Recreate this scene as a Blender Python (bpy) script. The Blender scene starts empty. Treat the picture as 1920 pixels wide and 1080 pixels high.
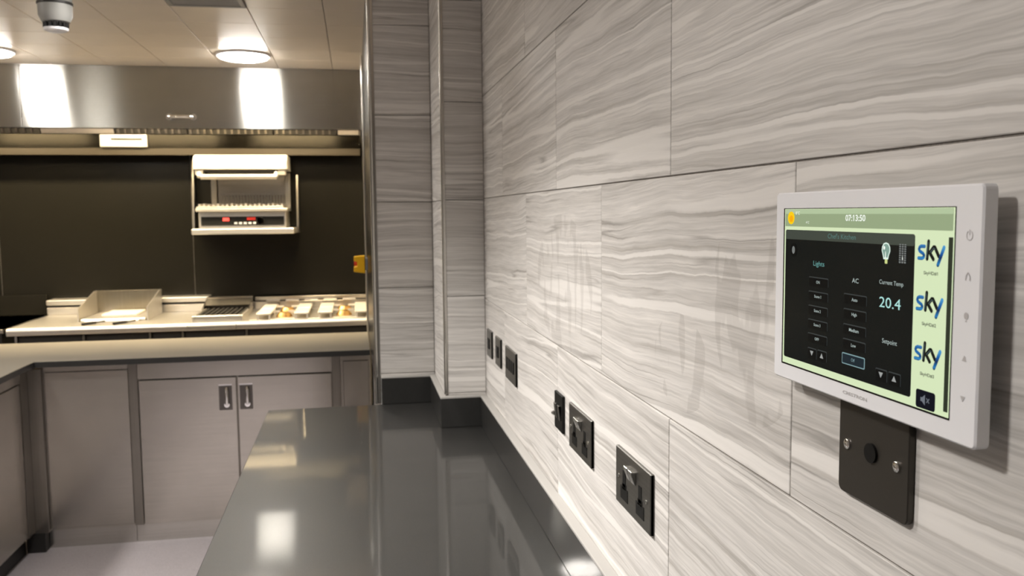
import bpy, bmesh, math, random
from mathutils import Matrix, Vector
PI = math.pi
random.seed(7)
scn = bpy.context.scene
COL = scn.collection

# ------------------------------------------------------------------ camera, world, exposure
yaw, pitch, roll = 0.17749664, 0.08684915, -0.0096756
fwd = Vector((math.sin(yaw)*math.cos(pitch), math.cos(yaw)*math.cos(pitch), -math.sin(pitch)))
r0 = Vector((math.cos(yaw), -math.sin(yaw), 0)); u0 = r0.cross(fwd)
rgt = math.cos(roll)*r0 + math.sin(roll)*u0; upv = rgt.cross(fwd)
cam = bpy.data.cameras.new('camera'); cam_o = bpy.data.objects.new('camera', cam); COL.objects.link(cam_o)
cam_o.matrix_world = Matrix(((rgt.x, upv.x, -fwd.x, 0), (rgt.y, upv.y, -fwd.y, 0), (rgt.z, upv.z, -fwd.z, 1.555), (0, 0, 0, 1)))
cam.sensor_width = 36; cam.lens = 1629.4/1920*36; cam.clip_start = 0.02
cam.dof.use_dof = True; cam.dof.focus_distance = 0.85; cam.dof.aperture_fstop = 14
scn.camera = cam_o
w = bpy.data.worlds.new('world'); scn.world = w; w.use_nodes = True
w.node_tree.nodes['Background'].inputs[0].default_value = (1, 0.95, 0.9, 1)
w.node_tree.nodes['Background'].inputs[1].default_value = 0.05
scn.view_settings.view_transform = 'Standard'; scn.view_settings.look = 'None'
scn.view_settings.exposure = 0.0; scn.view_settings.gamma = 1; scn.view_settings.use_curve_mapping = False
scn.cycles.use_denoising = True
scn.cycles.max_bounces = 10; scn.cycles.sample_clamp_indirect = 6.0
LAMP = 90.0          # radiance of the ceiling lamp discs
HOODLAMP = 190.0      # radiance of the lamps inside the hood

DOWN = 28.0           # watts of each recessed downlight with a limited beam

# ------------------------------------------------------------------ materials
def lin(r, g, b):
    f = lambda c: (c/255/12.92) if c/255 <= 0.04045 else ((c/255+0.055)/1.055)**2.4
    return (f(r), f(g), f(b), 1)
def mat(name, color=(0.5, 0.5, 0.5, 1), rough=0.5, metal=0.0, emit=None, estr=1.0, spec=0.5, aniso=0.0, tangent=None, coat=0):
    m = bpy.data.materials.new(name); m.use_nodes = True
    b = m.node_tree.nodes['Principled BSDF']
    b.inputs['Base Color'].default_value = color if len(color) == 4 else (*color, 1)
    b.inputs['Roughness'].default_value = rough; b.inputs['Metallic'].default_value = metal
    b.inputs['Specular IOR Level'].default_value = spec
    if emit: b.inputs['Emission Color'].default_value = emit; b.inputs['Emission Strength'].default_value = estr
    if aniso:
        b.inputs['Anisotropic'].default_value = aniso
        if tangent:
            c = m.node_tree.nodes.new('ShaderNodeCombineXYZ')
            for i in range(3): c.inputs[i].default_value = tangent[i]
            m.node_tree.links.new(c.outputs[0], b.inputs['Tangent'])
    if coat: b.inputs['Coat Weight'].default_value = coat; b.inputs['Coat Roughness'].default_value = 0.05
    return m
class NT:
    def __init__(s, m): s.t = m.node_tree; s.bsdf = s.t.nodes['Principled BSDF']
    def n(s, typ, **kw):
        o = s.t.nodes.new(typ)
        for k, v in kw.items(): setattr(o, k, v)
        return o
    def l(s, a, b): s.t.links.new(a, b)
    def math(s, op, a, b=None):
        o = s.n('ShaderNodeMath', operation=op)
        for i, v in enumerate((a, b)):
            if v is None: continue
            if isinstance(v, (int, float)): o.inputs[i].default_value = v
            else: s.l(v, o.inputs[i])
        return o.outputs[0]
    def xyz(s, x, y, z):
        o = s.n('ShaderNodeCombineXYZ')
        for i, v in enumerate((x, y, z)):
            if isinstance(v, (int, float)): o.inputs[i].default_value = v
            else: s.l(v, o.inputs[i])
        return o.outputs[0]
    def noise(s, vec, scale=1, detail=2, rough=0.5):
        o = s.n('ShaderNodeTexNoise'); o.inputs['Scale'].default_value = scale
        o.inputs['Detail'].default_value = detail; o.inputs['Roughness'].default_value = rough
        if vec is not None: s.l(vec, o.inputs['Vector'])
        return o.outputs['Fac']
    def ramp(s, fac, stops):
        o = s.n('ShaderNodeValToRGB'); e = o.color_ramp.elements
        while len(e) < len(stops): e.new(0.5)
        for i, (p, c) in enumerate(stops):
            e[i].position = p; e[i].color = c if len(c) == 4 else (*c, 1)
        s.l(fac, o.inputs[0]); return o.outputs[0]
    def mix(s, fac, a, b, blend='MIX'):
        o = s.n('ShaderNodeMix', data_type='RGBA', blend_type=blend)
        for sock, v in ((o.inputs[0], fac), (o.inputs[6], a), (o.inputs[7], b)):
            if isinstance(v, (int, float)): sock.default_value = v
            elif isinstance(v, tuple): sock.default_value = v if len(v) == 4 else (*v, 1)
            else: s.l(v, sock)
        return o.outputs[2]

def stone_tile():
    m = mat('striated_stone_tile', rough=0.5, spec=0.3); k = NT(m)
    tc = k.n('ShaderNodeTexCoord'); sep = k.n('ShaderNodeSeparateXYZ'); k.l(tc.outputs['Object'], sep.inputs[0])
    rnd = k.n('ShaderNodeObjectInfo').outputs['Random']
    x, z = sep.outputs[0], sep.outputs[2]
    off = k.math('MULTIPLY', rnd, 57.0)
    xo = k.math('ADD', x, off)
    # layers of sediment: warp the height, then read thin layers from it
    w1 = k.noise(k.xyz(k.math('MULTIPLY', xo, 2.2), 0, k.math('MULTIPLY', z, 2.0)), 1, 2)
    w2 = k.noise(k.xyz(k.math('MULTIPLY', xo, 16.0), 3.3, k.math('MULTIPLY', z, 20.0)), 1, 3, .6)
    slope = k.math('MULTIPLY', x, k.math('MULTIPLY', k.math('SUBTRACT', rnd, 0.5), 0.10))
    s = k.math('ADD', z, k.math('MULTIPLY', w1, 0.035))
    s = k.math('ADD', s, k.math('MULTIPLY', w2, 0.006))
    s = k.math('ADD', s, slope)
    s = k.math('ADD', s, k.math('MULTIPLY', rnd, 31.0))
    xs = k.math('MULTIPLY', xo, 0.6)
    band = k.noise(k.xyz(xs, 1.1, k.math('MULTIPLY', s, 32)), 1, 4, .7)
    base = k.ramp(band, [(0.28, (0.56, 0.54, 0.515)), (0.45, (0.63, 0.611, 0.585)), (0.62, (0.69, 0.67, 0.645))])
    fine = k.noise(k.xyz(k.math('MULTIPLY', xo, 1.1), 5.7, k.math('MULTIPLY', s, 105)), 1, 3, .65)
    fcol = k.ramp(fine, [(0.30, (0.74, 0.73, 0.715)), (0.44, (0.94, 0.94, 0.94)), (0.55, (1.02, 1.02, 1.02)), (0.7, (1.14, 1.14, 1.14))])
    c = k.mix(1.0, base, fcol, 'MULTIPLY')
    grain = k.noise(k.xyz(k.math('MULTIPLY', xo, 9), 8.1, k.math('MULTIPLY', s, 330)), 1, 2, .6)
    c = k.mix(1.0, c, k.ramp(grain, [(0.3, (0.86, 0.86, 0.86)), (0.7, (1.11, 1.11, 1.11))]), 'MULTIPLY')
    dark = k.noise(k.xyz(k.math('MULTIPLY', xo, 0.7), 12.3, k.math('MULTIPLY', s, 34)), 1, 2, .5)
    dm = k.ramp(dark, [(0.478, (0, 0, 0)), (0.5, (1, 1, 1)), (0.522, (0, 0, 0))])
    dsel = k.noise(k.xyz(k.math('MULTIPLY', xo, 2.5), 22.3, k.math('MULTIPLY', s, 10)), 1, 1)
    dsel = k.ramp(dsel, [(0.46, (0, 0, 0)), (0.62, (1, 1, 1))])
    c = k.mix(k.math('MULTIPLY', k.math('MULTIPLY', dm, dsel), 0.6), c, (0.20, 0.185, 0.17))
    pale = k.noise(k.xyz(k.math('MULTIPLY', xo, 0.4), 31.9, k.math('MULTIPLY', s, 19)), 1, 1, .5)
    pm = k.ramp(pale, [(0.55, (0, 0, 0)), (0.56, (1, 1, 1)), (0.59, (1, 1, 1)), (0.60, (0, 0, 0))])
    c = k.mix(k.math('MULTIPLY', pm, 0.8), c, (0.83, 0.81, 0.78))
    # hand smears left on the wall near the panel and further along
    geo = k.n('ShaderNodeNewGeometry'); gs = k.n('ShaderNodeSeparateXYZ'); k.l(geo.outputs['Position'], gs.inputs[0])
    sm = k.noise(k.xyz(0, k.math('MULTIPLY', gs.outputs[1], 24), k.math('MULTIPLY', gs.outputs[2], 8)), 1, 2, .5)
    smm = k.ramp(sm, [(0.53, (0, 0, 0)), (0.56, (1, 1, 1))])
    def blob(cy, cz, ry, rz):
        dy = k.math('DIVIDE', k.math('SUBTRACT', gs.outputs[1], cy), ry)
        dz = k.math('DIVIDE', k.math('SUBTRACT', gs.outputs[2], cz), rz)
        d = k.math('ADD', k.math('MULTIPLY', dy, dy), k.math('MULTIPLY', dz, dz))
        return k.math('LESS_THAN', d, 1.0)
    bl = k.math('MAXIMUM', blob(0.80, 1.46, 0.10, 0.12), k.math('MAXIMUM', blob(1.62, 1.42, 0.22, 0.13), blob(1.0, 1.37, 0.09, 0.06)))
    bl = k.math('MULTIPLY', bl, k.math('GREATER_THAN', gs.outputs[0], 0.37))
    c = k.mix(k.math('MULTIPLY', k.math('MULTIPLY', smm, bl), 0.2), c, (0.24, 0.22, 0.2))
    k.l(c, k.bsdf.inputs['Base Color'])
    bp = k.n('ShaderNodeBump'); bp.inputs['Strength'].default_value = 0.12; bp.inputs['Distance'].default_value = 0.001
    k.l(fine, bp.inputs['Height']); k.l(bp.outputs[0], k.bsdf.inputs['Normal'])
    return m
def brushed(name, color, rough, axis, aniso=0.8, tangent=(1, 0, 0), var=0.12):
    """stainless steel with fine grain along one world axis"""
    m = mat(name, color, rough, 1.0, aniso=aniso, tangent=tangent); k = NT(m)
    tc = k.n('ShaderNodeTexCoord'); mp = k.n('ShaderNodeMapping'); k.l(tc.outputs['Object'], mp.inputs[0])
    sc = [260, 260, 260]; sc[axis] = 3
    mp.inputs['Scale'].default_value = sc
    f = k.noise(mp.outputs[0], 1, 2, .6)
    d = k.noise(tc.outputs['Object'], 4, 3, .6)
    c = k.mix(1.0, k.ramp(f, [(0.3, tuple(v*(1-var) for v in color[:3])), (0.7, tuple(min(1, v*(1+var)) for v in color[:3]))]),
              k.ramp(d, [(0.35, (0.93, 0.93, 0.93)), (0.65, (1, 1, 1))]), 'MULTIPLY')
    k.l(c, k.bsdf.inputs['Base Color'])
    return m
def speckled(name, color, rough, scale, amt, spec=0.5):
    m = mat(name, color, rough, spec=spec); k = NT(m)
    tc = k.n('ShaderNodeTexCoord')
    f = k.noise(tc.outputs['Object'], scale, 2, .7)
    g = k.noise(tc.outputs['Object'], 3, 3, .6)
    lo = tuple(v*(1-amt) for v in color[:3]); hi = tuple(v*(1+amt) for v in color[:3])
    c = k.mix(1.0, k.ramp(f, [(0.35, lo), (0.65, hi)]), k.ramp(g, [(0.3, (0.94, 0.94, 0.94)), (0.7, (1, 1, 1))]), 'MULTIPLY')
    k.l(c, k.bsdf.inputs['Base Color']); return m

M = {}
M['tile'] = stone_tile()
M['grout'] = speckled('grout', (0.24, 0.22, 0.20, 1), 0.9, 300, 0.15)
M['quartz'] = speckled('dark_quartz', (0.024, 0.024, 0.023, 1), 0.42, 700, 0.25, 0.35)
M['quartz'].node_tree.nodes['Principled BSDF'].inputs['Coat Weight'].default_value = 0.55
M['quartz'].node_tree.nodes['Principled BSDF'].inputs['Coat Roughness'].default_value = 0.05
M['pale_stone'] = speckled('grey_stone', (0.19, 0.172, 0.14, 1), 0.4, 700, 0.12)
M['sealant'] = mat('sealant', (0.42, 0.41, 0.39, 1), 0.6)
M['hood_steel'] = brushed('hood_steel', (0.47, 0.465, 0.44, 1), 0.27, 0, 1.0, (0, 0, 1), 0.03)
M['steel'] = brushed('satin_steel', (0.53, 0.50, 0.455, 1), 0.26, 0, 0.5, (0, 0, 1), 0.05)
M['post_steel'] = brushed('post_steel', (0.30, 0.28, 0.25, 1), 0.3, 2, 0.0, None, 0.05)
M['steel_side'] = brushed('satin_steel_side', (0.53, 0.50, 0.455, 1), 0.26, 1, 0.5, (0, 0, 1), 0.05)
M['bright_steel'] = brushed('bright_steel', (0.72, 0.69, 0.64, 1), 0.42, 0, 0.0, None, 0.06)
M['dark_mirror'] = mat('polished_dark_steel', (0.055, 0.051, 0.044, 1), 0.14, 1.0)
M['recess'] = mat('handle_recess', (0.14, 0.13, 0.12, 1), 0.3, 1.0)
M['rough_steel'] = mat('matt_steel', (0.022, 0.017, 0.011, 1), 0.45, 0.0, spec=0.3)
M['guard_steel'] = brushed('guard_steel', (0.30, 0.275, 0.23, 1), 0.3, 2, 0.0, None, 0.08)
M['plinth'] = brushed('polished_plinth', (0.62, 0.60, 0.56, 1), 0.2, 0, 0.0, None, 0.05)
M['chrome'] = mat('chrome', (0.8, 0.79, 0.77, 1), 0.12, 1.0)
M['trim'] = mat('corner_trim_metal', (0.66, 0.64, 0.60, 1), 0.2, 1.0)
M['black_steel'] = mat('black_recess', (0.012, 0.011, 0.01, 1), 0.5)
M['splash'] = speckled('dark_splashback', (0.008, 0.0075, 0.006, 1), 0.26, 300, 0.1, 0.22)
M['ceiling'] = speckled('ceiling_tile_paint', (0.84, 0.75, 0.63, 1), 0.30, 500, 0.02, 0.4)
M['ceiling_gap'] = mat('ceiling_gap', (0.30, 0.27, 0.24, 1), 0.8)
M['plaster'] = speckled('plaster', (0.28, 0.265, 0.245, 1), 0.8, 60, 0.03)
M['vinyl'] = speckled('vinyl_floor', (0.42, 0.39, 0.41, 1), 0.38, 420, 0.35)
M['white_plastic'] = mat('white_plastic', (0.91, 0.92, 0.95, 1), 0.28)
M['detector'] = mat('detector_plastic', (0.30, 0.30, 0.285, 1), 0.45)
M['black_plastic'] = mat('black_plastic', (0.006, 0.006, 0.006, 1), 0.45, spec=0.2)
M['black_nickel'] = brushed('black_nickel', (0.26, 0.255, 0.24, 1), 0.42, 0, 0.4, (0, 1, 0), 0.08)
M['cable_plate'] = mat('bronze_plate', (0.062, 0.056, 0.048, 1), 0.4, 0.6)
M['yellow'] = mat('yellow_plastic', (0.95, 0.52, 0.008, 1), 0.4)
M['red'] = mat('red_plastic', (0.45, 0.03, 0.02, 1), 0.35)
M['grey_plastic'] = mat('grey_plastic', (0.42, 0.43, 0.46, 1), 0.5)
M['brass'] = mat('brass', (0.80, 0.50, 0.18, 1), 0.3, 1.0)
M['iron'] = mat('cast_iron', (0.02, 0.019, 0.018, 1), 0.55)
M['enamel'] = mat('pan_support_enamel', (0.55, 0.52, 0.46, 1), 0.35)
M['lamp'] = mat('lamp_diffuser', (0.9, 0.9, 0.9, 1), 0.5, emit=(1.0, 0.945, 0.87, 1), estr=LAMP)
M['lamp_soft'] = mat('lamp_diffuser_soft', (0.9, 0.9, 0.9, 1), 0.5, emit=(1.0, 0.945, 0.87, 1), estr=9.0)
M['hoodlamp'] = mat('hood_lamp_diffuser', (0.9, 0.9, 0.9, 1), 0.5, emit=(1.0, 0.79, 0.48, 1), estr=HOODLAMP)
M['led'] = mat('red_led', (0.5, 0.02, 0.02, 1), 0.4, emit=(1.0, 0.10, 0.07, 1), estr=1.6)

# ------------------------------------------------------------------ building helpers
WLOC = {}
def link(o, parent=None):
    COL.objects.link(o)
    if parent is not None: o.parent = parent
def thing(name, label, cat, loc=(0, 0, 0), group=None, rot=(0, 0, 0)):
    o = bpy.data.objects.new(name, None); link(o); o.location = loc; o.rotation_euler = rot
    o.empty_display_size = 0.05
    o['label'] = label; o['category'] = cat
    if group: o['group'] = group
    WLOC[o] = Vector(loc)
    return o
class MB:
    """collects solids in world (or local) coordinates, builds ONE mesh object"""
    def __init__(s): s.bm = bmesh.new()
    def _merge(s, b):
        me = bpy.data.meshes.new('t'); b.to_mesh(me); b.free(); s.bm.from_mesh(me); bpy.data.meshes.remove(me)
    def box(s, x0, x1, y0, y1, z0, z1, bev=0, seg=1):
        b = bmesh.new(); bmesh.ops.create_cube(b, size=1)
        for v in b.verts:
            v.co = Vector(((x0+x1)/2+v.co.x*(x1-x0), (y0+y1)/2+v.co.y*(y1-y0), (z0+z1)/2+v.co.z*(z1-z0)))
        if bev: bmesh.ops.bevel(b, geom=list(b.edges), offset=bev, segments=seg, affect='EDGES', profile=0.5)
        s._merge(b); return s
    def prism(s, pts, axis, a, c, bev=0):
        """polygon pts (2-D) extruded along axis from a to c; axis x:(y,z) y:(x,z) z:(x,y)"""
        b = bmesh.new()
        def P(p, t): return {'x': (t, p[0], p[1]), 'y': (p[0], t, p[1]), 'z': (p[0], p[1], t)}[axis]
        lo = [b.verts.new(P(p, a)) for p in pts]; hi = [b.verts.new(P(p, c)) for p in pts]
        b.faces.new(lo); b.faces.new(hi); n = len(pts)
        for i in range(n): b.faces.new((lo[i], lo[(i+1) % n], hi[(i+1) % n], hi[i]))
        bmesh.ops.recalc_face_normals(b, faces=list(b.faces))
        if bev: bmesh.ops.bevel(b, geom=list(b.edges), offset=bev, segments=1, affect='EDGES')
        s._merge(b); return s
    def cyl(s, c, r, h, axis='z', n=24, r2=None, bev=0):
        """cylinder or cone from c along +axis by h"""
        b = bmesh.new(); bmesh.ops.create_cone(b, cap_ends=True, segments=n, radius1=r, radius2=r if r2 is None else r2, depth=h)
        if bev: bmesh.ops.bevel(b, geom=[e for e in b.edges if len(e.link_faces) == 2 and any(len(f.verts) > 4 for f in e.link_faces)], offset=bev, segments=2, affect='EDGES')
        R = {'z': Matrix.Identity(3), 'x': Matrix.Rotation(PI/2, 3, 'Y'), 'y': Matrix.Rotation(-PI/2, 3, 'X')}[axis]
        ax = {'z': Vector((0, 0, 1)), 'x': Vector((1, 0, 0)), 'y': Vector((0, 1, 0))}[axis]
        for v in b.verts: v.co = R @ v.co + Vector(c) + ax*h/2
        s._merge(b); return s
    def lathe(s, prof, c, n=32):
        """profile of (radius, z) spun about z at c"""
        b = bmesh.new(); rings = []
        for r, z in prof:
            rings.append([b.verts.new((c[0]+r*math.cos(2*PI*i/n), c[1]+r*math.sin(2*PI*i/n), c[2]+z)) for i in range(n)])
        for a, d in zip(rings, rings[1:]):
            for i in range(n): b.faces.new((a[i], a[(i+1) % n], d[(i+1) % n], d[i]))
        b.faces.new(rings[0][::-1]); b.faces.new(rings[-1])
        bmesh.ops.recalc_face_normals(b, faces=list(b.faces))
        s._merge(b); return s
    def tube(s, pts, r, n=10):
        pts = [Vector(p) for p in pts]; b = bmesh.new(); rings = []
        for i, p in enumerate(pts):
            t = (pts[min(i+1, len(pts)-1)]-pts[max(i-1, 0)]).normalized()
            a = t.orthogonal().normalized() if i == 0 else (a - t*a.dot(t)).normalized()
            d = t.cross(a)
            rings.append([b.verts.new(p+r*(math.cos(2*PI*k/n)*a+math.sin(2*PI*k/n)*d)) for k in range(n)])
        for q, e in zip(rings, rings[1:]):
            for k in range(n): b.faces.new((q[k], q[(k+1) % n], e[(k+1) % n], e[k]))
        b.faces.new(rings[0][::-1]); b.faces.new(rings[-1])
        bmesh.ops.recalc_face_normals(b, faces=list(b.faces))
        s._merge(b); return s
    def poly(s, pts, w=0.0, th=0.0):
        """flat polygon in local u,v at height w with thickness th (towards -w)"""
        if th: return s.prism(pts, 'z', w-th, w)
        b = bmesh.new(); b.faces.new([b.verts.new((p[0], p[1], w)) for p in pts]); s._merge(b); return s
    def build(s, name, m, parent=None, origin=None, smooth=False, label=None, local=False):
        co = [v.co for v in s.bm.verts]
        if origin is None:
            lo = Vector([min(c[i] for c in co) for i in range(3)]); hi = Vector([max(c[i] for c in co) for i in range(3)])
            origin = Vector(((lo.x+hi.x)/2, (lo.y+hi.y)/2, (lo.z+hi.z)/2))
        origin = Vector(origin)
        for v in s.bm.verts: v.co -= origin
        me = bpy.data.meshes.new(name); s.bm.to_mesh(me); s.bm.free()
        if smooth:
            for p in me.polygons: p.use_smooth = True
            me.set_sharp_from_angle(angle=math.radians(35))
        if m: me.materials.append(m)
        o = bpy.data.objects.new(name, me); link(o, parent)
        base = WLOC.get(parent, Vector()) if (parent is not None and not local) else Vector()
        o.location = origin - base
        WLOC[o] = origin
        if label: o['label'] = label
        return o
def struct(o): o['kind'] = 'structure'; return o
def tag(o, label, cat, group=None):
    o['label'] = label; o['category'] = cat
    if group: o['group'] = group
    return o
def copy_obj(o, parent, loc):
    c = o.copy(); COL.objects.link(c); c.parent = parent; c.location = loc; return c

# ------------------------------------------------------------------ the room shell
XW, CEIL, YB = 0.387, 2.41, 6.35
XL, YR = -3.3, -2.6
PX, PY0, PY1 = 0.06, 3.0, 4.87            # pier: left face, front, far end
CX, CY0 = 0.262, 2.627                    # small return in the corner
struct(MB().box(XL-.2, 1.0, YR-.2, YB+.2, -0.12, 0.0).build('floor', M['vinyl']))
ceil = struct(MB().box(XL-.2, 1.0, YR-.2, YB+.2, CEIL+0.014, CEIL+0.12).build('ceiling', M['ceiling_gap']))
wr = struct(MB().box(XW+.0025, XW+.15, YR, PY0+.02, 0, CEIL+.01).build('wall_right', M['grout']))
wp = struct(MB().box(PX+.0105, XW+.15, PY0+.0105, PY1, 0, CEIL+.01).box(PX+.03, XW+.15, PY1, YB+.1, 0, CEIL+.01)
            .box(CX+.0105, XW+.02, CY0+.0105, PY0+.03, 0, CEIL+.01).build('wall_pier', M['grout']))
wb = struct(MB().box(XL-.2, 1.0, YB, YB+.15, 0, CEIL+.01).build('wall_back', M['plaster']))
struct(MB().box(XL-.15, XL, YR, YB, 0, CEIL+.01).build('wall_left', M['plaster']))
struct(MB().box(XL-.15, XW+.15, YR-.15, YR, 0, CEIL+.01).build('wall_rear', M['plaster']))

TILE_ME = {}
def tile(parent, face, a0, a1, z0, z1, plane, th=0.010):
    """one tile; face 'right'/'side' looks to -x (a = y), face 'front' looks to -y (a = x)"""
    g = 0.0010
    wdt, h = round(abs(a1-a0)-2*g, 4), round(z1-z0-2*g, 4)
    key = (wdt, h)
    if key not in TILE_ME:
        b = MB().box(-wdt/2, wdt/2, 0, th, -h/2, h/2, 0.0007)
        me = bpy.data.meshes.new('tile'); b.bm.to_mesh(me); b.bm.free(); me.materials.append(M['tile']); TILE_ME[key] = me
    o = bpy.data.objects.new('tile', TILE_ME[key]); link(o, parent)
    mid, zc = (a0+a1)/2, (z0+z1)/2
    jog = random.uniform(0, 0.0004)
    if face == 'front': p = Vector((mid, plane+jog, zc))
    else: p = Vector((plane+jog, mid, zc)); o.rotation_euler = (0, 0, -PI/2)
    o.location = p - WLOC[parent]
    return o
# right wall: courses of 0.306 m, half-lapped tiles 0.622 m long
rows = [(0.68, 0.986), (0.986, 1.292), (1.292, 1.598), (1.598, 1.904), (1.904, 2.21), (2.21, CEIL)]
for i, (z0, z1) in enumerate(rows):
    a = 1.035 if i % 2 == 1 else 0.7225
    st = a-0.6225*3
    while st < PY0:
        lo, hi = st, min(st+0.6225, CY0+.012)
        if i == 3: lo, hi = lo+.001, hi+.001
        if hi-lo > .03: tile(wr, 'right', lo, hi, z0, z1, XW)
        st += 0.6225
crow = [0.70, 1.003, 1.301, 1.594, 1.886, 2.184, CEIL]
for z0, z1 in zip(crow, crow[1:]):
    tile(wp, 'front', PX+.012, CX, z0, z1, PY0)
    tile(wp, 'front', CX+.006, XW, z0, z1, CY0)
    tile(wp, 'side', CY0+.006, PY0, z0, z1, CX)
MB().box(PX, PX+.0105, PY0+.013, PY1-.012, 0.9, CEIL-.001).build('side_panel', M['splash'], wp, label='dark side cladding of the pier')
# metal corner trims
def corner_trim(n, x, y, z0, z1, wf, ws, r=0.004):
    b = MB().box(x-.003, x+wf, y-.003, y+.002, z0, z1, 0.001).box(x-.003, x+.002, y-.003, y+ws, z0, z1, 0.001)
    b.tube([(x-.001, y-.001, z0), (x-.001, y-.001, z1)], r, 12)
    o = b.build('trim_%d' % n, M['trim'], smooth=True); o['kind'] = 'structure'; return o
corner_trim(1, PX, PY0, 0.90, CEIL, 0.014, 0.014, 0.006)
corner_trim(2, CX, CY0, 1.0, CEIL, 0.007, 0.007, 0.004)
t3 = MB().tube([(PX-.002, PY1, 0.9), (PX-.002, PY1, CEIL)], 0.009, 12).box(PX-.004, PX+.03, PY1-.012, PY1+.004, 0.9, CEIL)
struct(t3.build('trim_3', M['trim'], smooth=True))
# ceiling of clip-in metal tiles
b = MB().box(-.1535, .1535, -.1535, .1535, 0, .014, 0.0012)
cme = bpy.data.meshes.new('ceiling_tile'); b.bm.to_mesh(cme); b.bm.free(); cme.materials.append(M['ceiling'])
cw = WLOC[ceil]
for i in range(-10, 2):
    for j in range(7, 18):
        x, y = -0.108+.155+.31*i-.31, 3.82+.155+.31*(j-12)
        if x-.155 < XL or y > 5.36: continue
        o = bpy.data.objects.new('tile', cme); link(o, ceil); o.location = Vector((x, y, CEIL)) - cw
o = MB().box(XL, XW, YR, 2.27, CEIL, CEIL+.014).build('ceiling_board', M['ceiling'], ceil)
# dark splashback panels on the back wall
for x0, x1 in ((-3.28, -2.35), (-2.346, -1.112), (-1.108, 0.085)):
    MB().box(x0, x1, YB-.008, YB, 0.9, 2.02, 0.001).build('splashback_panel', M['splash'], wb)

# ------------------------------------------------------------------ worktops and upstand
t = thing('stone_worktop', 'dark grey polished stone worktop running along the tiled wall in the foreground', 'worktop', (0.04, 1.2, 0.87))
MB().prism([(-.302, -0.9), (XW-.001, -0.9), (XW-.001, CY0-.001), (CX-.001, CY0-.001), (CX-.001, 2.99), (-.302, 2.975)], 'z', 0.87, 0.90, 0.002).build('worktop_slab', M['quartz'], t)
t = thing('worktop_upstand', 'dark grey stone upstand with pale sealant line around the foreground worktop edge', 'upstand', (XW, 1.2, 0.9))
UH = 0.990
def up_piece(x0, x1, y0, y1, axis):
    MB().box(x0, x1, y0, y1, 0.9005, UH, 0.001).build('upstand_piece', M['quartz'], t)
up_piece(0.367, XW-.001, -0.9, CY0-.021, 'y')
up_piece(CX-.018, XW-.001, CY0-.0205, CY0-.001, 'x')
up_piece(CX-.018, CX-.001, CY0-.0008, 2.979, 'y')
up_piece(PX+.016, CX-.001, 2.9795, 2.9985, 'x')
sb = MB()
sb.box(0.366, XW-.0008, -0.9, CY0-.02, UH, UH+.006, 0.001).box(CX-.019, XW-.001, CY0-.0215, CY0-.0008, UH, UH+.006, 0.001)
sb.box(CX-.019, CX-.0008, CY0-.001, 2.979, UH, UH+.006, 0.001).box(PX+.016, CX-.001, 2.9785, 2.9988, UH, UH+.006, 0.001)
sb.build('sealant_line', M['sealant'], t, label='pale sealant line along the top of the upstand')
t = thing('corner_worktop', 'grey stone worktop turning the corner above the steel cupboards at the back left', 'worktop', (-1.0, 4.5, 0.87))
MB().prism([(PX-.004, 4.22), (PX-.004, 4.868), (-2.25, 4.868), (-2.25, 1.4), (-1.45, 1.4), (-1.45, 4.22)], 'z', 0.872, 0.90, 0.002).build('worktop_slab', M['pale_stone'], t)
MB().prism([(PX-.004, 4.2185), (PX-.004, 4.2199), (-1.4501, 4.2199), (-1.4501, 1.4), (-1.4485, 1.4), (-1.4485, 4.2185)], 'z', 0.8725, 0.8985).build('edge_shade', M['quartz'], t, label='front edge of the worktop with its shade painted dark')  # front face of the same stone; its shade is put in as dark colour

# ------------------------------------------------------------------ cupboards
def pull(door, xc, zc, y, mirror=1):
    """recessed pull handle in a door facing -y"""
    b = MB().box(xc-.03, xc+.03, y-.002, y+.004, zc+.056, zc+.063)
    bx = xc+.006*mirror
    b.tube([(bx, y-.002, zc+.042), (bx, y-.010, zc+.035), (bx, y-.010, zc-.028), (bx, y-.003, zc-.038)], 0.0095, 10)
    b.cyl((bx, y-.012, zc-.036), 0.0125, 0.01, 'y', 16)
    b.build('handle', M['chrome'], door, smooth=True, label='chrome pull handle')
    r = MB().box(xc-.03, xc+.03, y-.0015, y+.004, zc-.062, zc-.0562)
    r.box(xc-.03, xc-.024, y-.0015, y+.004, zc-.0558, zc+.0558).box(xc+.024, xc+.03, y-.0015, y+.004, zc-.0558, zc+.0558)
    r.box(xc-.0238, xc+.0238, y-.0006, y+.003, zc-.0558, zc+.0558).build('handle_recess', M['recess'], door)
YC = 4.27
t = thing('steel_cupboard', 'stainless steel double-door cupboard with two recessed handles under the back worktop', 'cupboard', (-.58, 4.5, 0))
MB().box(-1.062, -.10, YC+.02, 4.83, 0.092, 0.868).build('carcass', M['steel'], t)
MB().box(-1.062, -1.022, YC-.002, YC+.02, 0.092, 0.868, .001).build('stile', M['post_steel'], t)
MB().box(-.128, -.09, YC-.002, YC+.02, 0.092, 0.868, .001).build('stile', M['post_steel'], t)
MB().box(-1.022, -.128, YC, YC+.02, 0.79, 0.868, .001).build('top_rail', M['steel'], t)
for x0, x1, hx, mi in ((-1.018, -.578, -.628, 1), (-.572, -.132, -.533, 1)):
    d = MB().box(x0, x1, YC-.006, YC+.018, 0.096, 0.785, .002).build('door', M['steel'], t)
    pull(d, hx, 0.69, YC-.006, mi)
MB().box(-1.062, -.09, 4.30, 4.35, 0.0, 0.09).build('plinth', M['plinth'], t)
t = thing('corner_panel_unit', 'plain stainless steel cupboard front at the inside corner, left of the handles', 'cupboard', (-1.25, 4.5, 0))
MB().box(-1.44, -1.064, YC+.012, 4.83, 0.092, 0.868).build('carcass', M['steel'], t)
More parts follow.
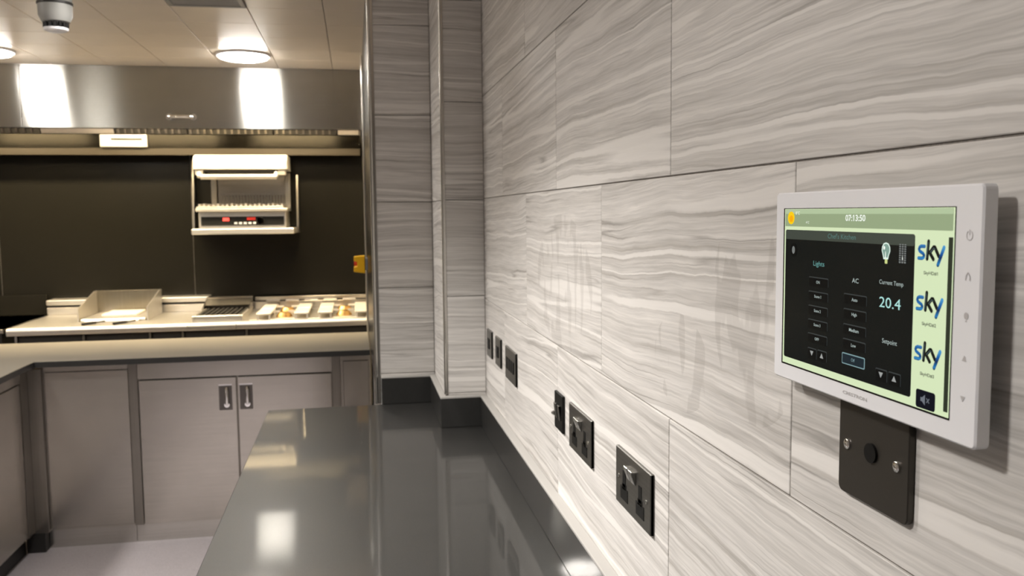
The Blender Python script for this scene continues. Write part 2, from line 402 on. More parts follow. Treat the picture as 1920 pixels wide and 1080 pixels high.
MB().box(-1.43, -1.064, YC+.004, YC+.012, 0.10, 0.84, .002).build('front_panel', M['steel'], t)
MB().box(-1.43, -1.064, YC, YC+.011, 0.843, 0.868).build('top_rail', M['steel'], t)
MB().box(-1.50, -1.434, YC-.025, YC+.04, 0.092, 0.86, .001).build('corner_post', M['post_steel'], t)
MB().box(-1.45, -1.064, 4.30, 4.35, 0.0, 0.09).build('plinth', M['plinth'], t)
MB().box(-1.533, -1.452, 4.246, 4.35, 0.0, 0.0915).build('foot', M['black_steel'], t)
t = thing('end_panel_unit', 'narrow stainless steel cupboard front right of the doors beside the tiled pier', 'cupboard', (-.02, 4.5, 0))
MB().box(-.088, PX-.004, YC+.01, 4.83, 0.092, 0.868).build('carcass', M['steel'], t)
MB().box(-.075, PX-.012, YC+.002, YC+.01, 0.10, 0.84, .002).build('front_panel', M['steel'], t)
MB().box(-.088, PX-.004, 4.30, 4.35, 0.0, 0.09).build('plinth', M['plinth'], t)
XC = -1.49
t = thing('side_cupboard', 'stainless steel cupboard front down the left side with a dark kickboard', 'cupboard', (-1.8, 2.9, 0))
MB().box(-2.2, XC-.012, 1.5, 4.24, 0.10, 0.868).build('carcass', M['steel_side'], t)
MB().box(XC-.012, XC, 4.16, 4.243, 0.10, 0.868, .001).build('stile', M['post_steel'], t)
MB().box(XC-.012, XC-.002, 1.5, 4.16, 0.815, 0.868).build('top_rail', M['steel_side'], t)
for k in range(4):
    MB().box(XC-.012, XC-.001, 1.52+k*.66, 1.52+k*.66+.652, 0.105, 0.81, .002).build('door', M['steel_side'], t)
MB().box(-2.2, -1.535, 1.5, 4.24, 0.0, 0.10).build('kickboard', M['black_steel'], t, label='dark kickboard')
t = thing('near_cupboard', 'steel cupboard under the foreground stone worktop', 'cupboard', (0.05, 1.2, 0))
MB().box(-.255, XW-.004, -.85, 2.60, 0.10, 0.869).build('carcass', M['steel_side'], t)
for k in range(5):
    MB().box(-.275, -.2555, -.84+k*.69, -.84+k*.69+.68, 0.105, 0.855, .002).build('door', M['steel_side'], t)
MB().box(-.21, XW-.004, -.85, 2.60, 0.0, 0.0995).build('plinth', M['steel_side'], t)

# ------------------------------------------------------------------ cooking suite
t = thing('cooking_suite', 'long stainless steel cooking range top under the extractor hood', 'cooker', (-1.0, 5.9, 0))
MB().box(-2.03, .082, 5.53, 6.33, 0.876, 0.90, .002).build('range_top', M['bright_steel'], t)
nz = MB()
prof = [(5.53, 0.9), (5.512, 0.899), (5.502, 0.893), (5.498, 0.884), (5.5, 0.862), (5.505, 0.857), (5.53, 0.857)]
nz.prism(prof, 'x', -2.03, -1.02); nz.build('front_edge', M['bright_steel'], t)
MB().prism(prof, 'x', -1.016, -.735).build('front_edge', M['bright_steel'], t)
MB().prism(prof, 'x', -.731, .082).build('front_edge', M['bright_steel'], t)
MB().box(-2.0, .08, 5.56, 6.3, 0.0, 0.875).build('carcass', M['black_steel'], t)
xs = [-1.99, -1.615, -1.24, -1.05, -.676, .07]
for a, c in zip(xs, xs[1:]):
    MB().box(a+.012, c-.012, 5.545, 5.559, 0.12, 0.845, .002).build('front_door', M['black_steel'], t)
for a in xs:
    MB().box(a-.006, a+.006, 5.53, 5.559, 0.10, 0.856).build('divider', M['steel'], t)
MB().box(-2.03, -1.0, 6.2, 6.33, 0.9, 0.952, .004).build('rear_ledge', M['bright_steel'], t)
MB().box(-2.03, -1.0, 6.215, 6.335, 0.952, 0.968).build('ledge_gap', M['black_steel'], t)
MB().box(-2.03, -1.0, 6.19, 6.335, 0.968, 1.002, .006, 2).build('ledge_rail', M['bright_steel'], t)
MB().box(-.995, .082, 6.2, 6.335, 0.9, 0.955, .003).build('rear_ledge', M['steel'], t)
MB().box(-.70, .082, 6.25, 6.335, 0.955, 0.985, .004).build('ledge_rail', M['steel'], t)
for k in range(5):
    MB().box(-.62+k*.13, -.53+k*.13, 6.205, 6.245, 0.9555, 0.962, .002).build('vent_cover', M['bright_steel'], t)
# griddle with splash guard
t = thing('griddle', 'steel griddle with a tall three-sided splash guard on the range', 'griddle', (-1.5, 6.0, 0.9))
MB().box(-1.69, -1.31, 5.74, 6.15, 0.9005, 0.918, .003).build('plate', M['bright_steel'], t)
MB().box(-1.60, -1.39, 5.86, 6.12, 0.918, 0.934, .003).build('raised_plate', M['enamel'], t)
MB().box(-1.70, -1.30, 6.15, 6.156, 0.9005, 1.062, .001).build('back_guard', M['guard_steel'], t)
for x in (-1.706, -1.3):
    MB().prism([(5.74, 0.9005), (6.156, 0.9005), (6.156, 1.062), (6.1, 1.062), (5.74, 0.985)], 'x', x, x+.006).build('side_guard', M['bright_steel'], t)
MB().box(-1.66, -1.34, 5.70, 5.738, 0.9005, 0.912, .002).build('fat_channel', M['bright_steel'], t)
# two scrapers lying in front
for i, (xa, ya, xb, yb, lb) in enumerate(((-1.63, 5.56, -1.53, 5.67, 'black handled scraper lying on the range, the left one of two'),
                                           (-1.45, 5.545, -1.35, 5.66, 'black handled scraper lying on the range, the right one of two'))):
    s = thing('scraper', lb, 'scraper', (xa, ya, 0.9), 'scrapers on the range front')
    m1 = Vector((xa, ya, .909)).lerp(Vector((xb, yb, .912)), .6)
    MB().tube([(xa, ya, .909), tuple(Vector((xa, ya, .91)).lerp(m1, .5)), tuple(m1)], 0.0085, 10).build('handle', M['black_plastic'], s, smooth=True)
    MB().tube([tuple(m1), (xb, yb, .912)], 0.0055, 8).build('blade', M['iron'], s, smooth=True)
# chargrill
t = thing('chargrill', 'square chargrill with dark iron bars and a low back guard on the range', 'grill', (-.85, 5.8, 0.9))
MB().box(-1.0, -.985, 5.56, 6.12, 0.9005, 0.938, .002).box(-.715, -.70, 5.56, 6.12, 0.9005, 0.938, .002).box(-.9845, -.7155, 5.56, 5.60, 0.9005, 0.938, .002).build('body', M['bright_steel'], t)
MB().box(-.9845, -.7155, 5.6005, 6.10, 0.9005, 0.912).build('tray', M['black_steel'], t)
for k in range(9):
    x = -.97+k*.03
    MB().box(x-.007, x+.007, 5.601, 6.06, 0.922, 0.937, .002).build('grill_bar', M['iron'], t)
MB().prism([(6.03, 0.955), (6.125, 0.995), (6.125, 1.0), (6.02, 0.957)], 'x', -1.0, -.70).build('sloping_guard', M['steel'], t)
MB().box(-1.0, -.70, 6.12, 6.126, 0.9005, 1.005).build('back_guard', M['guard_steel'], t)
MB().prism([(5.9, 0.938), (6.12, 0.938), (6.12, 0.998)], 'x', -.706, -.70).build('side_guard', M['steel'], t)
MB().prism([(5.9, 0.938), (6.12, 0.938), (6.12, 0.998)], 'x', -1.0, -.994).build('side_guard', M['steel'], t)
# gas hob
t = thing('gas_hob', 'gas hob with pale pan supports and brass burners at the right of the range', 'hob', (-.3, 5.8, 0.9))
MB().box(-.66, .075, 5.56, 6.18, 0.9005, 0.905, .001).build('spill_tray', M['bright_steel'], t)
for xc in (-.46, -.085):
    for yc in (5.70, 6.0):
        b = MB().cyl((xc, yc, .905), .052, .016, 'z', 24, .045).cyl((xc, yc, .921), .04, .012, 'z', 24, .034)
        b.build('burner', M['brass'], t, smooth=True, label='brass burner')
    for yc in (5.70, 6.0):
        for sgn in (-1, 1):
            x0 = xc+sgn*.115
            b = MB().box(x0-.045, x0+.045, yc-.14, yc+.14, .932, .944, .003)
            for dy in (-.13, .13): b.box(x0-.04, x0-.03, yc+dy-.006, yc+dy+.006, .905, .934).box(x0+.03, x0+.04, yc+dy-.006, yc+dy+.006, .905, .934)
            xi = xc+sgn*.025
            b.box(min(x0-sgn*.045, xi), max(x0-sgn*.045, xi), yc-.006, yc+.006, .934, .944)
            b.build('pan_support', M['enamel'], t)
# side table left of the range
t = thing('side_table', 'dull grey steel side table left of the range', 'table', (-2.6, 5.9, 0))
MB().box(-3.2, -2.06, 5.54, 6.33, 0.87, 0.895, .002).build('table_top', M['steel'], t)
MB().box(-3.2, -2.06, 6.30, 6.335, 0.8955, 1.03, .002).build('upstand', M['splash'], t)
MB().box(-3.18, -2.08, 5.57, 6.3, 0.1, 0.8695).build('cabinet_body', M['black_steel'], t)
for x in (-3.1, -2.15):
    for y in (5.65, 6.2): MB().cyl((x, y, 0), .02, .1, 'z', 12).build('leg', M['steel'], t)

# ------------------------------------------------------------------ salamander grill on its bracket shelf
t = thing('bracket_shelf', 'pale steel shelf on wall brackets carrying the salamander grill', 'shelf', (-.72, 6.15, 1.42))
MB().box(-1.045, -.398, 5.92, 6.338, 1.43, 1.466, .004).build('shelf_board', M['bright_steel'], t)
for x in (-1.088, -.398):
    MB().prism([(6.341, 1.43), (6.341, 1.95 if x < -1 else 1.83), (6.28, 1.95 if x < -1 else 1.83), (6.22, 1.47), (6.22, 1.43)], 'x', x, x+.012).build('bracket', M['post_steel'], t)
t = thing('salamander_grill', 'wall salamander grill with a pale lift-up top, red light and black control panel', 'grill', (-.73, 6.1, 1.466))
MB().box(-1.005, -.449, 5.965, 6.28, 1.4665, 1.578, .004).build('body', M['bright_steel'], t)
cp = MB().box(-.989, -.462, 5.958, 5.9645, 1.487, 1.545, .002).build('control_panel', M['black_plastic'], t, label='black control panel')
MB().box(-.852, -.812, 5.9535, 5.958, 1.516, 1.538, .002).build('indicator_light', M['led'], cp, label='glowing red indicator')
MB().cyl((-.612, 5.94, 1.517), .022, .018, 'y', 20).box(-.616, -.608, 5.936, 5.942, 1.5, 1.534).build('knob', M['black_nickel'], cp, smooth=True)
for k in range(5):
    MB().box(-.78+k*.03, -.762+k*.03, 5.955, 5.958, 1.495, 1.508).build('button', M['grey_plastic'], cp)
MB().box(-.70, -.645, 5.955, 5.958, 1.522, 1.54).build('display', M['red'], cp, label='dim red display')
MB().box(-1.017, -.438, 5.93, 6.27, 1.5785, 1.598, .003).build('drip_tray', M['bright_steel'], t)
gr = MB().box(-1.012, -.462, 5.94, 6.25, 1.6, 1.612, .002)
for k in range(19): gr.box(-1.0+k*.029, -.988+k*.029, 5.945, 6.2, 1.612, 1.628+.003*math.sin(k*2.1))
gr.build('grid_shelf', M['bright_steel'], t)
MB().box(-.92, -.47, 6.26, 6.29, 1.598, 1.83).build('back_panel', M['steel'], t)
rk = MB().box(-.91, -.48, 6.2, 6.206, 1.69, 1.70)
for k in range(22): rk.box(-.908+k*.02, -.90+k*.02, 6.2, 6.206, 1.628, 1.69)
rk.build('rack', M['trim'], t)
for x in (-.959, -.47): MB().box(x, x+.035, 6.22, 6.26, 1.598, 1.84, .002).build('lift_post', M['steel'], t)
MB().prism([(5.93, 1.85), (5.925, 1.905), (5.95, 1.94), (6.0, 1.95), (6.27, 1.95), (6.27, 1.85)], 'x', -1.02, -.432, .004).build('lift_top', M['enamel'], t, label='pale lift-up top')
for x in (-1.012, -.492): MB().box(x, x+.05, 5.94, 6.0, 1.815, 1.8505, .003).build('top_foot', M['bright_steel'], t)
MB().box(-.955, -.5, 5.95, 6.24, 1.838, 1.85).build('element_cover', M['black_steel'], t)
MB().tube([(-.975, 5.93, 1.803), (-.50, 5.93, 1.803)], .018, 14).build('front_bar', M['bright_steel'], t, smooth=True)
for x in (-.985, -.505): MB().tube([(x, 5.93, 1.803), (x, 5.95, 1.83)], .014, 10).build('bar_end', M['bright_steel'], t, smooth=True)

# ------------------------------------------------------------------ extractor hood
HY, HZ0 = 5.35, 2.058
t = thing('extractor_hood', 'brushed stainless steel extractor hood along the ceiling above the range', 'hood', (-1.2, 5.8, HZ0))
MB().box(-1.824, .066, HY, HY+.02, HZ0, CEIL-.001, .001).build('front_panel', M['hood_steel'], t)
MB().box(-3.25, -1.828, HY, HY+.02, HZ0, CEIL-.001, .001).build('front_panel', M['hood_steel'], t)
MB().box(-3.25, .066, HY+.02, HY+.05, HZ0, HZ0+.018).build('lower_lip', M['steel'], t)
MB().box(.046, .066, HY+.02, YB-.01, HZ0-.04, CEIL-.001).build('end_panel', M['splash'], t)
MB().box(-3.25, .045, HY+.05, YB-.01, CEIL-.022, CEIL-.002).build('hood_roof', M['steel'], t)
MB().box(-3.25, .045, 6.12, YB-.009, 2.0, 2.09, .002).build('grease_channel', M['dark_mirror'], t)
gd = MB().box(-1.62, -1.33, 6.095, 6.119, 2.006, 2.086, .002).build('grease_drawer', M['bright_steel'], t)
MB().box(-1.55, -1.36, 6.088, 6.0945, 2.052, 2.062).build('slot_handle', M['black_steel'], gd)
MB().box(-3.25, .045, 6.121, 6.127, 1.955, 1.9995, .001).build('back_flange', M['rough_steel'], t)
# filters lean forward from the channel up to the roof
def filt(x0, x1):
    f = MB()
    f.prism([(6.11, 2.092), (6.13, 2.092), (5.93, 2.388), (5.91, 2.388)], 'x', x0, x1)
    f = f.build('baffle_filter', M['black_steel'], t)
    n = int((x1-x0)/.042); me = None
    for k in range(n):
        x = x0+.012+k*(x1-x0-.02)/n
        if me is None:
            o = MB().prism([(6.094, 2.094), (6.106, 2.094), (5.908, 2.386), (5.896, 2.386)], 'x', x, x+.012).build('baffle', M['recess'], f)
            me = o; bx = x
        else:
            copy_obj(me, f, Vector(me.location)+Vector((x-bx, 0, 0)))
for x0, x1 in ((-3.2, -2.62), (-2.6, -1.98), (-1.52, -1.08), (-1.07, -.53), (-.52, -.11)):
    filt(x0, x1)
for x0, x1 in ((-1.97, -1.53), (-.1, .04)):
    MB().prism([(6.10, 2.092), (6.12, 2.092), (5.92, 2.388), (5.90, 2.388)], 'x', x0, x1).build('blank_panel', M['steel'], t)
h = MB().tube([(-1.04, HY-.002, 2.122), (-1.035, HY-.03, 2.122), (-1.02, HY-.038, 2.122), (-.925, HY-.038, 2.122), (-.91, HY-.03, 2.122), (-.905, HY-.002, 2.122)], .009, 10)
h.cyl((-1.04, HY-.006, 2.122), .018, .006, 'y', 16).cyl((-.905, HY-.006, 2.122), .018, .006, 'y', 16)
h.build('handle', M['chrome'], t, smooth=True, label='chrome pull handle on the hood front')
for xc in (-2.3, -1.35, -.45):
    l = MB().box(xc-.33, xc+.33, 5.52, 5.68, CEIL-.06, CEIL-.023, .004).build('hood_light', M['steel'], t)
    MB().box(xc-.31, xc+.31, 5.535, 5.665, CEIL-.064, CEIL-.06).build('light_diffuser', M['hoodlamp'], l)

# ------------------------------------------------------------------ ceiling fittings
def downlight(x, y, label, beam=None, power=1.0):
    t = thing('ceiling_downlight', label, 'ceiling light', (x, y, CEIL), 'round ceiling lights')
    MB().lathe([(.118, 0), (.142, 0), (.142, -.006), (.137, -.011), (.124, -.012)], (x, y, CEIL-.0005), 40).build('rim', M['white_plastic'], t, smooth=True)
    MB().lathe([(.123, -.0125), (.122, -.020), (.10, -.026), (.05, -.028)], (x, y, CEIL-.0005), 40).build('diffuser', M['lamp'] if beam is None or power == 1.0 else M['lamp_soft'], t, smooth=True)
    if beam:
        ld = bpy.data.lights.new('beam', 'AREA'); ld.shape = 'DISK'; ld.size = 0.2; ld.energy = DOWN*power; ld.color = (1.0, 0.95, 0.90); ld.spread = math.radians(beam)
        lo = bpy.data.objects.new('beam', ld); link(lo, t); lo.location = (0, 0, -.031)
for x, y, lb, bm_, pw in ((-.566, 4.92, 'round glowing ceiling light in front of the hood, right of the smoke alarm', None, 1),
                 (-1.845, 4.94, 'round glowing ceiling light at the left edge beyond the smoke alarm', None, 1),
                 (-2.05, 3.0, 'round ceiling light over the left worktop', 150, 1.0),
                 (-.72, 3.1, 'round ceiling light above the foreground worktop', 150, .2),
                 (-.72, 1.55, 'added unseen ceiling light above the wall sockets', 118, 1.35),  # lamp added out of view to brighten the middle of the tiled wall
                 (-.90, 0.55, 'round ceiling light just behind the viewpoint', 150, .76)):
    downlight(x, y, lb, bm_, pw)
t = thing('smoke_alarm', 'grey domed smoke alarm with dark slots hanging from the ceiling', 'smoke alarm', (-1.0, 3.3, CEIL))
MB().lathe([(.055, 0), (.055, -.118), (.053, -.12)], (-1.0, 3.3, CEIL), 32).build('sounder_base', M['detector'], t, smooth=True)
MB().lathe([(.0575, -.1205), (.0575, -.127), (.056, -.1285)], (-1.0, 3.3, CEIL), 32).build('collar', M['iron'], t, smooth=True)
MB().lathe([(.055, -.129), (.054, -.165), (.045, -.185), (.036, -.19)], (-1.0, 3.3, CEIL), 32).build('dome', M['detector'], t, smooth=True)
vb = MB()
for k in range(14):
    a = 2*PI*k/14
    c = Vector((-1.0+.035*math.cos(a), 3.3+.035*math.sin(a), CEIL-.197)); vb.cyl((c.x, c.y, c.z-.009), .0065, .018, 'z', 8)
vb.build('slots', M['black_plastic'], t, label='dark slots')
MB().lathe([(.040, -.206), (.038, -.214), (.025, -.219)], (-1.0, 3.3, CEIL), 32).build('cap', M['white_plastic'], t, smooth=True)
t = thing('ceiling_vent', 'rectangular ceiling vent at the top edge of the picture', 'vent', (-.565, 3.45, CEIL))
vf = MB().box(-.715, -.415, 3.755, 3.775, CEIL-.014, CEIL-.001, .002).box(-.715, -.415, 3.255, 3.275, CEIL-.014, CEIL-.001, .002)
vf.box(-.715, -.695, 3.275, 3.755, CEIL-.014, CEIL-.001, .002).box(-.435, -.415, 3.275, 3.755, CEIL-.014, CEIL-.001, .002)
vf.build('frame', M['detector'], t)
for k in range(12):
    y = 3.28+k*.0395
    MB().prism([(y, CEIL-.002), (y+.006, CEIL-.002), (y+.03, CEIL-.012), (y+.024, CEIL-.012)], 'x', -.694, -.436).build('slat', M['detector'], t)

# ------------------------------------------------------------------ emergency stop on the pier side
t = thing('emergency_switch', 'yellow emergency switch box with a red button on the pier side', 'switch', (PX, 4.6, 1.29))
MB().box(.045, PX-.0002, 4.57, 4.63, 1.262, 1.326, .003).build('back_box', M['grey_plastic'], t, label='grey back box')
MB().prism([(.045, 1.248), (.045, 1.338), (-.010, 1.334), (-.011, 1.312), (.006, 1.308), (.006, 1.284), (-.011, 1.28), (-.012, 1.256)], 'y', 4.56, 4.64, .002).build('front_box', M['yellow'], t, label='yellow front box')
MB().cyl((-.010, 4.6, 1.296), .011, .0158, 'x', 20).build('button', M['red'], t, smooth=True, label='red mushroom button')

# ------------------------------------------------------------------ wall plates
# local frame on the right wall: u towards the camera (-y), v up (z), w out of the wall (-x)
ROT = (PI/2, 0, -PI/2)
def wall_thing(name, label, cat, y, z, x=XW, group=None):
    o = thing(name, label, cat, (x, y, z), group, ROT); return o
def socket_double(y_left, zb, W, H, label):
    t = wall_thing('double_socket', label, 'socket', y_left, zb, group='double power sockets on the tiled wall')
    L = dict(local=True)
    MB().box(0, W, 0, H, 0.0002, 0.006, .0012).build('plate', M['black_nickel'], t, **L)
    for cx in (W*.27, W*.73):
        b = MB().box(cx-.0065, cx+.0065, H*.38, H*.66, .006, .0068).box(cx-.017, cx+.017, H*.15, H*.37, .006, .0068)
        b.box(cx-.009, cx+.009, H*.34, H*.44, .006, .0068)
        ins = b.build('socket_insert', M['black_plastic'], t, label='black socket insert', **L)
    for k, cx in enumerate((W*.44, W*.56)):
        MB().prism([(H*.60, .006), (H*.82, .006), (H*.83, .0135), (H*.78, .0135), (H*.60, .008)], 'x', cx-.0075, cx+.0075, .0006).build('rocker', M['chrome'], t, label='chrome rocker switch', **L)
    for cx in (W*.10, W*.90): MB().cyl((cx, H*.5, .006), .0032, .0012, 'z', 12).build('screw', M['chrome'], t, **L)
socket_double(1.2445, 1.117, .157, .086, 'double power socket in a dark metal plate nearest the touch screen')
socket_double(1.5395, 1.122, .152, .083, 'double power socket in a dark metal plate, second from the touch screen')
t = wall_thing('grid_switch', 'narrow black switch plate with a glinting toggle left of the second double socket', 'switch', 1.659, 1.130, group='black wall plates')
MB().box(0, .066, 0, .073, .0002, .006, .001).build('plate', M['black_plastic'], t, local=True)
for cx in (.02, .046):
    MB().prism([(.022, .006), (.052, .006), (.052, .011), (.022, .0075)], 'x', cx-.008, cx+.008, .0006).build('rocker', M['black_nickel'], t, local=True)
MB().prism([(.028, .0112), (.036, .0112), (.034, .016), (.03, .016)], 'x', .016, .024).build('toggle', M['chrome'], t, local=True, label='glinting toggle')
t = wall_thing('data_plate', 'wide dark data outlet plate, the third plate from the corner', 'outlet', 2.2365, 1.1225, group='black wall plates')
MB().box(0, .148, 0, .084, .0002, .006, .001).build('plate', M['black_nickel'], t, local=True)
for k in range(4):
    MB().box(.02+k*.029, .042+k*.029, .028, .058, .006, .0085, .0008).build('data_port', M['black_plastic'], t, local=True)
for y0, lb in ((2.403, 'small dark switch plate, the second plate from the corner'), (2.562, 'small dark switch plate closest to the corner')):
    t = wall_thing('switch_plate', lb, 'switch', y0, 1.129, group='black wall plates')
    MB().box(0, .086, 0, .08, .0002, .006, .001).build('plate', M['black_nickel'], t, local=True)
    MB().box(.028, .058, .024, .056, .006, .009, .0015).build('rocker', M['black_plastic'], t, local=True)
t = wall_thing('cable_plate', 'dark bronze blank plate with a cable hole below the touch screen', 'plate', 0.633, 1.3285)
b = bmesh.new()
pts = []
for cx, cy, a0 in ((.084, .006, -PI/2), (.084, .083, 0), (.006, .083, PI/2), (.006, .006, PI)):
    for k in range(5): a = a0+k*PI/8; pts.append((cx+.006*math.cos(a), cy+.006*math.sin(a)))
MB().prism(pts, 'z', .0002, .0055, .0008).build('plate', M['cable_plate'], t, local=True)
MB().cyl((.0455, .042, .0055), .0075, .002, 'z', 24).build('grommet', M['black_plastic'], t, local=True, label='black cable grommet')
for cx in (.013, .077):
    MB().lathe([(.0042, 0), (.004, .0014), (.002, .0024)], (cx, .0405, .0055), 16).build('screw', M['chrome'], t, local=True, smooth=True, label='bright screw')

# ------------------------------------------------------------------ touch screen (local millimetres -> metres)
t = wall_thing('touch_screen', 'white wall touch screen showing room controls above the dark blank plate', 'touch screen', 0.714, 1.4085, x=0.365)
mm = 0.001
def emat(name, r, g, b, k=1.0):
    return mat('screen_'+name, (0.004, 0.004, 0.004, 1), 0.22, emit=lin(r, g, b), estr=k, spec=0.08)
S = dict(bg=emat('pale', 214, 230, 188), hdr=emat('sage', 150, 166, 130), hdr2=emat('sage_top', 178, 196, 158), black=emat('block', 15, 18, 17), strip=emat('strip', 66, 72, 64),
         white=emat('white', 244, 250, 240), teal=emat('teal', 104, 160, 156), dteal=emat('dull_teal', 86, 122, 116), grey=emat('grey', 176, 190, 186), cyan=emat('cyan', 176, 226, 220),
         btn=emat('button', 7, 9, 9), edge=emat('button_edge', 58, 62, 62), sel=emat('selected', 26, 38, 46), rim=emat('selected_rim', 126, 156, 160),
         arrow=emat('arrow', 158, 160, 158), ink=emat('ink', 20, 24, 20), bar=emat('bar', 46, 52, 40), sun=emat('sun', 250, 205, 20), sunc=emat('sun_core', 250, 170, 10),
         glass=emat('bulb_glass', 130, 160, 148), bulb=emat('bulb_light', 226, 244, 232), cap=emat('bulb_cap', 205, 215, 140), dim=emat('dim', 120, 124, 122), navy=emat('navy', 8, 12, 24), mute=emat('mute', 110, 116, 124))
M['icon'] = mat('bezel_print', lin(196, 194, 194), 0.4)
M['off_black'] = mat('screen_border', (0.004, 0.004, 0.004, 1), 0.2)
def rr(u0, v0, u1, v1, r, n=4):
    p = []
    for cx, cy, a0 in ((u1-r, v0+r, -PI/2), (u1-r, v1-r, 0), (u0+r, v1-r, PI/2), (u0+r, v0+r, PI)):
        for k in range(n+1):
            a = a0+k*PI/2/n; p.append(((cx+r*math.cos(a))*mm, (cy+r*math.sin(a))*mm))
    return p
body = MB()
body.prism(rr(0, 0, 257, 161, 3.5), 'z', -.0105, 0.0, 0.0012)
body.build('housing', M['white_plastic'], t, local=True)
MB().prism(rr(25, 20, 205, 140, 3), 'z', -.0218, -.0105).build('rear_box', M['black_plastic'], t, local=True)
scr = MB().prism(rr(14.6, 13.2, 233.6, 147.6, .3), 'z', 0, .0003).build('screen', M['off_black'], t, origin=(0, 0, 0), local=True, label='lit screen in a thin black border')
def flat(name, m, pts, w, label=None):
    o = MB().poly(pts, w, 0.00012).build(name, m, scr, origin=(0, 0, 0), local=True)
    if label: o['label'] = label
    return o
def P(*pts): return [(a*mm, b*mm) for a, b in pts]
flat('backdrop', S['bg'], rr(16.9, 14.6, 233.0, 147.0, .2), .0005)
flat('header_bar', S['hdr'], rr(18.2, 132.4, 231.8, 146.6, .6), .0007)
flat('header_sheen', S['hdr2'], rr(18.4, 142.9, 231.6, 146.5, .5), .00085)
flat('control_block', S['black'], rr(19.4, 20, 194.9, 129.5, 2), .0007)
flat('title_strip', S['strip'], rr(19.6, 121.6, 194.7, 129.3, 1.6), .00085)
flat('scroll_bar', S['bar'], rr(228.2, 18, 232.2, 128.4, .2), .0007)
def text(name, s, u0, v0, u1, v1, m, w=.0011, bold=0.0, parent=None):
    def raw(body):
        cu = bpy.data.curves.new('txt', 'FONT'); cu.body = body; cu.size = 1; cu.offset = bold; cu.resolution_u = 3
        tmp = bpy.data.objects.new('txt', cu); COL.objects.link(tmp)
        dg = bpy.context.evaluated_depsgraph_get(); me = bpy.data.meshes.new_from_object(tmp.evaluated_get(dg))
        bpy.data.objects.remove(tmp); bpy.data.curves.remove(cu); return me
    me = raw(s)
    for i, ch in enumerate(s):            # the built-in figure 1 is a bare stroke: give it its flag
        if ch != '1': continue
        pm, g1 = raw(s[:i+1]), raw('1')
        gw = max(v.co.x for v in g1.vertices)-min(v.co.x for v in g1.vertices); top = max(v.co.y for v in g1.vertices)
        xr = max(v.co.x for v in pm.vertices); xl = xr-gw
        b = bmesh.new(); b.from_mesh(me)
        b.faces.new([b.verts.new((x, y, 0)) for x, y in ((xl+gw*.3, top), (xl-.11, top-.13), (xl-.11, top-.22), (xl+gw*.3, top-.11))])
        b.to_mesh(me); b.free(); bpy.data.meshes.remove(pm); bpy.data.meshes.remove(g1)
    xs = [v.co.x for v in me.vertices]; ys = [v.co.y for v in me.vertices]
    for v in me.vertices:
        v.co = Vector(((u0+(v.co.x-min(xs))/(max(xs)-min(xs))*(u1-u0))*mm, (v0+(v.co.y-min(ys))/(max(ys)-min(ys))*(v1-v0))*mm, w))
    me.materials.clear(); me.materials.append(m); me.name = name
    o = bpy.data.objects.new(name, me); link(o, scr if parent is None else parent); return o
text('clock', '07:13:50', 111.9, 137.5, 137.9, 142.3, S['white'], bold=.02)
text('outside_temperature', '8°C', 36.4, 142.3, 43.0, 145.0, S['white'])
text('low_temperature', '4°C', 53.3, 135.0, 58.6, 137.0, S['white'])
text('room_title', "Chef's Kitchen", 87.5, 123.8, 126.1, 127.7, S['dteal'])
text('lights_title', 'Lights', 66.5, 100.0, 83.2, 105.2, S['teal'])
text('cooling_title', 'AC', 122.7, 91.8, 131.3, 95.3, S['grey'])
text('temperature_title', 'Current Temp', 157.0, 92.8, 184.4, 96.8, S['grey'])
text('temperature_reading', '20.4', 157.6, 77.4, 182.1, 84.8, S['cyan'])
text('setpoint_title', 'Setpoint', 162.2, 51.4, 179.2, 55.7, S['grey'])
def button(u0, v0, u1, v1, s, tw, th, m=None):
    flat('button_edge', S['edge'], rr(u0, v0, u1, v1, 1.0), .0009)
    flat('button', S['btn'], rr(u0+.3, v0-.2, u1-.3, v1-.8, .9), .00105)
    if s: cu, cv = (u0+u1)/2, (v0+v1)/2-.2; text('button_text', s, cu-tw/2, cv-th/2, cu+tw/2, cv+th/2, S['grey'], .0013, .01)
for v, s, tw in ((92.2, 'ON', 5.2), (80.6, 'Scene 1', 10.2), (69.0, 'Scene 2', 10.2), (57.6, 'Scene 3', 10.2), (46.2, 'OFF', 6.4)):
    button(59.7, v-7.4, 89.3, v, s, tw, 2.3)
for v, s, tw, th in ((83.2, 'Auto', 7.6, 2.5), (71.8, 'High', 6.6, 3.0), (60.2, 'Medium', 12.6, 2.5), (48.9, 'Low', 6.4, 2.4)):
    button(111.9, v-7.6, 141.8, v, s, tw, th)
flat('selected_rim', S['rim'], rr(111.1, 29.2, 141.3, 37.8, 1.0), .0009)
flat('selected_button', S['sel'], rr(111.9, 30.0, 140.5, 37.0, .7), .00105)
text('button_text', 'Off', 124.2, 32.6, 129.0, 35.0, S['rim'], .0013)
for u, v, d in ((66.9, 29.7, -1), (82.2, 29.9, 1), (161.8, 29.2, -1), (177.2, 29.2, 1)):
    button(u-6.9, v-4.6, u+6.9, v+4.3, None, 0, 0)
    flat('arrow', S['arrow'], P((u-2.5, v-d*1.9), (u+2.5, v-d*1.9), (u, v+d*2.0))[::1 if d > 0 else -1], .0013)
def ell(cu, cv, a, b, n=24): return [((cu+a*math.cos(2*PI*k/n))*mm, (cv+b*math.sin(2*PI*k/n))*mm) for k in range(n)]
flat('sun_icon', S['sun'], ell(28.7, 139.5, 5.6, 5.4), .0011)
flat('sun_core', S['sunc'], ell(29.2, 138.8, 3.0, 2.8), .00125)
flat('menu_orb', S['btn'], ell(33.6, 112.7, 5.4, 5.8), .0011)
flat('orb_glint', S['dim'], ell(33.8, 112.6, 2.3, 3.2), .00125)
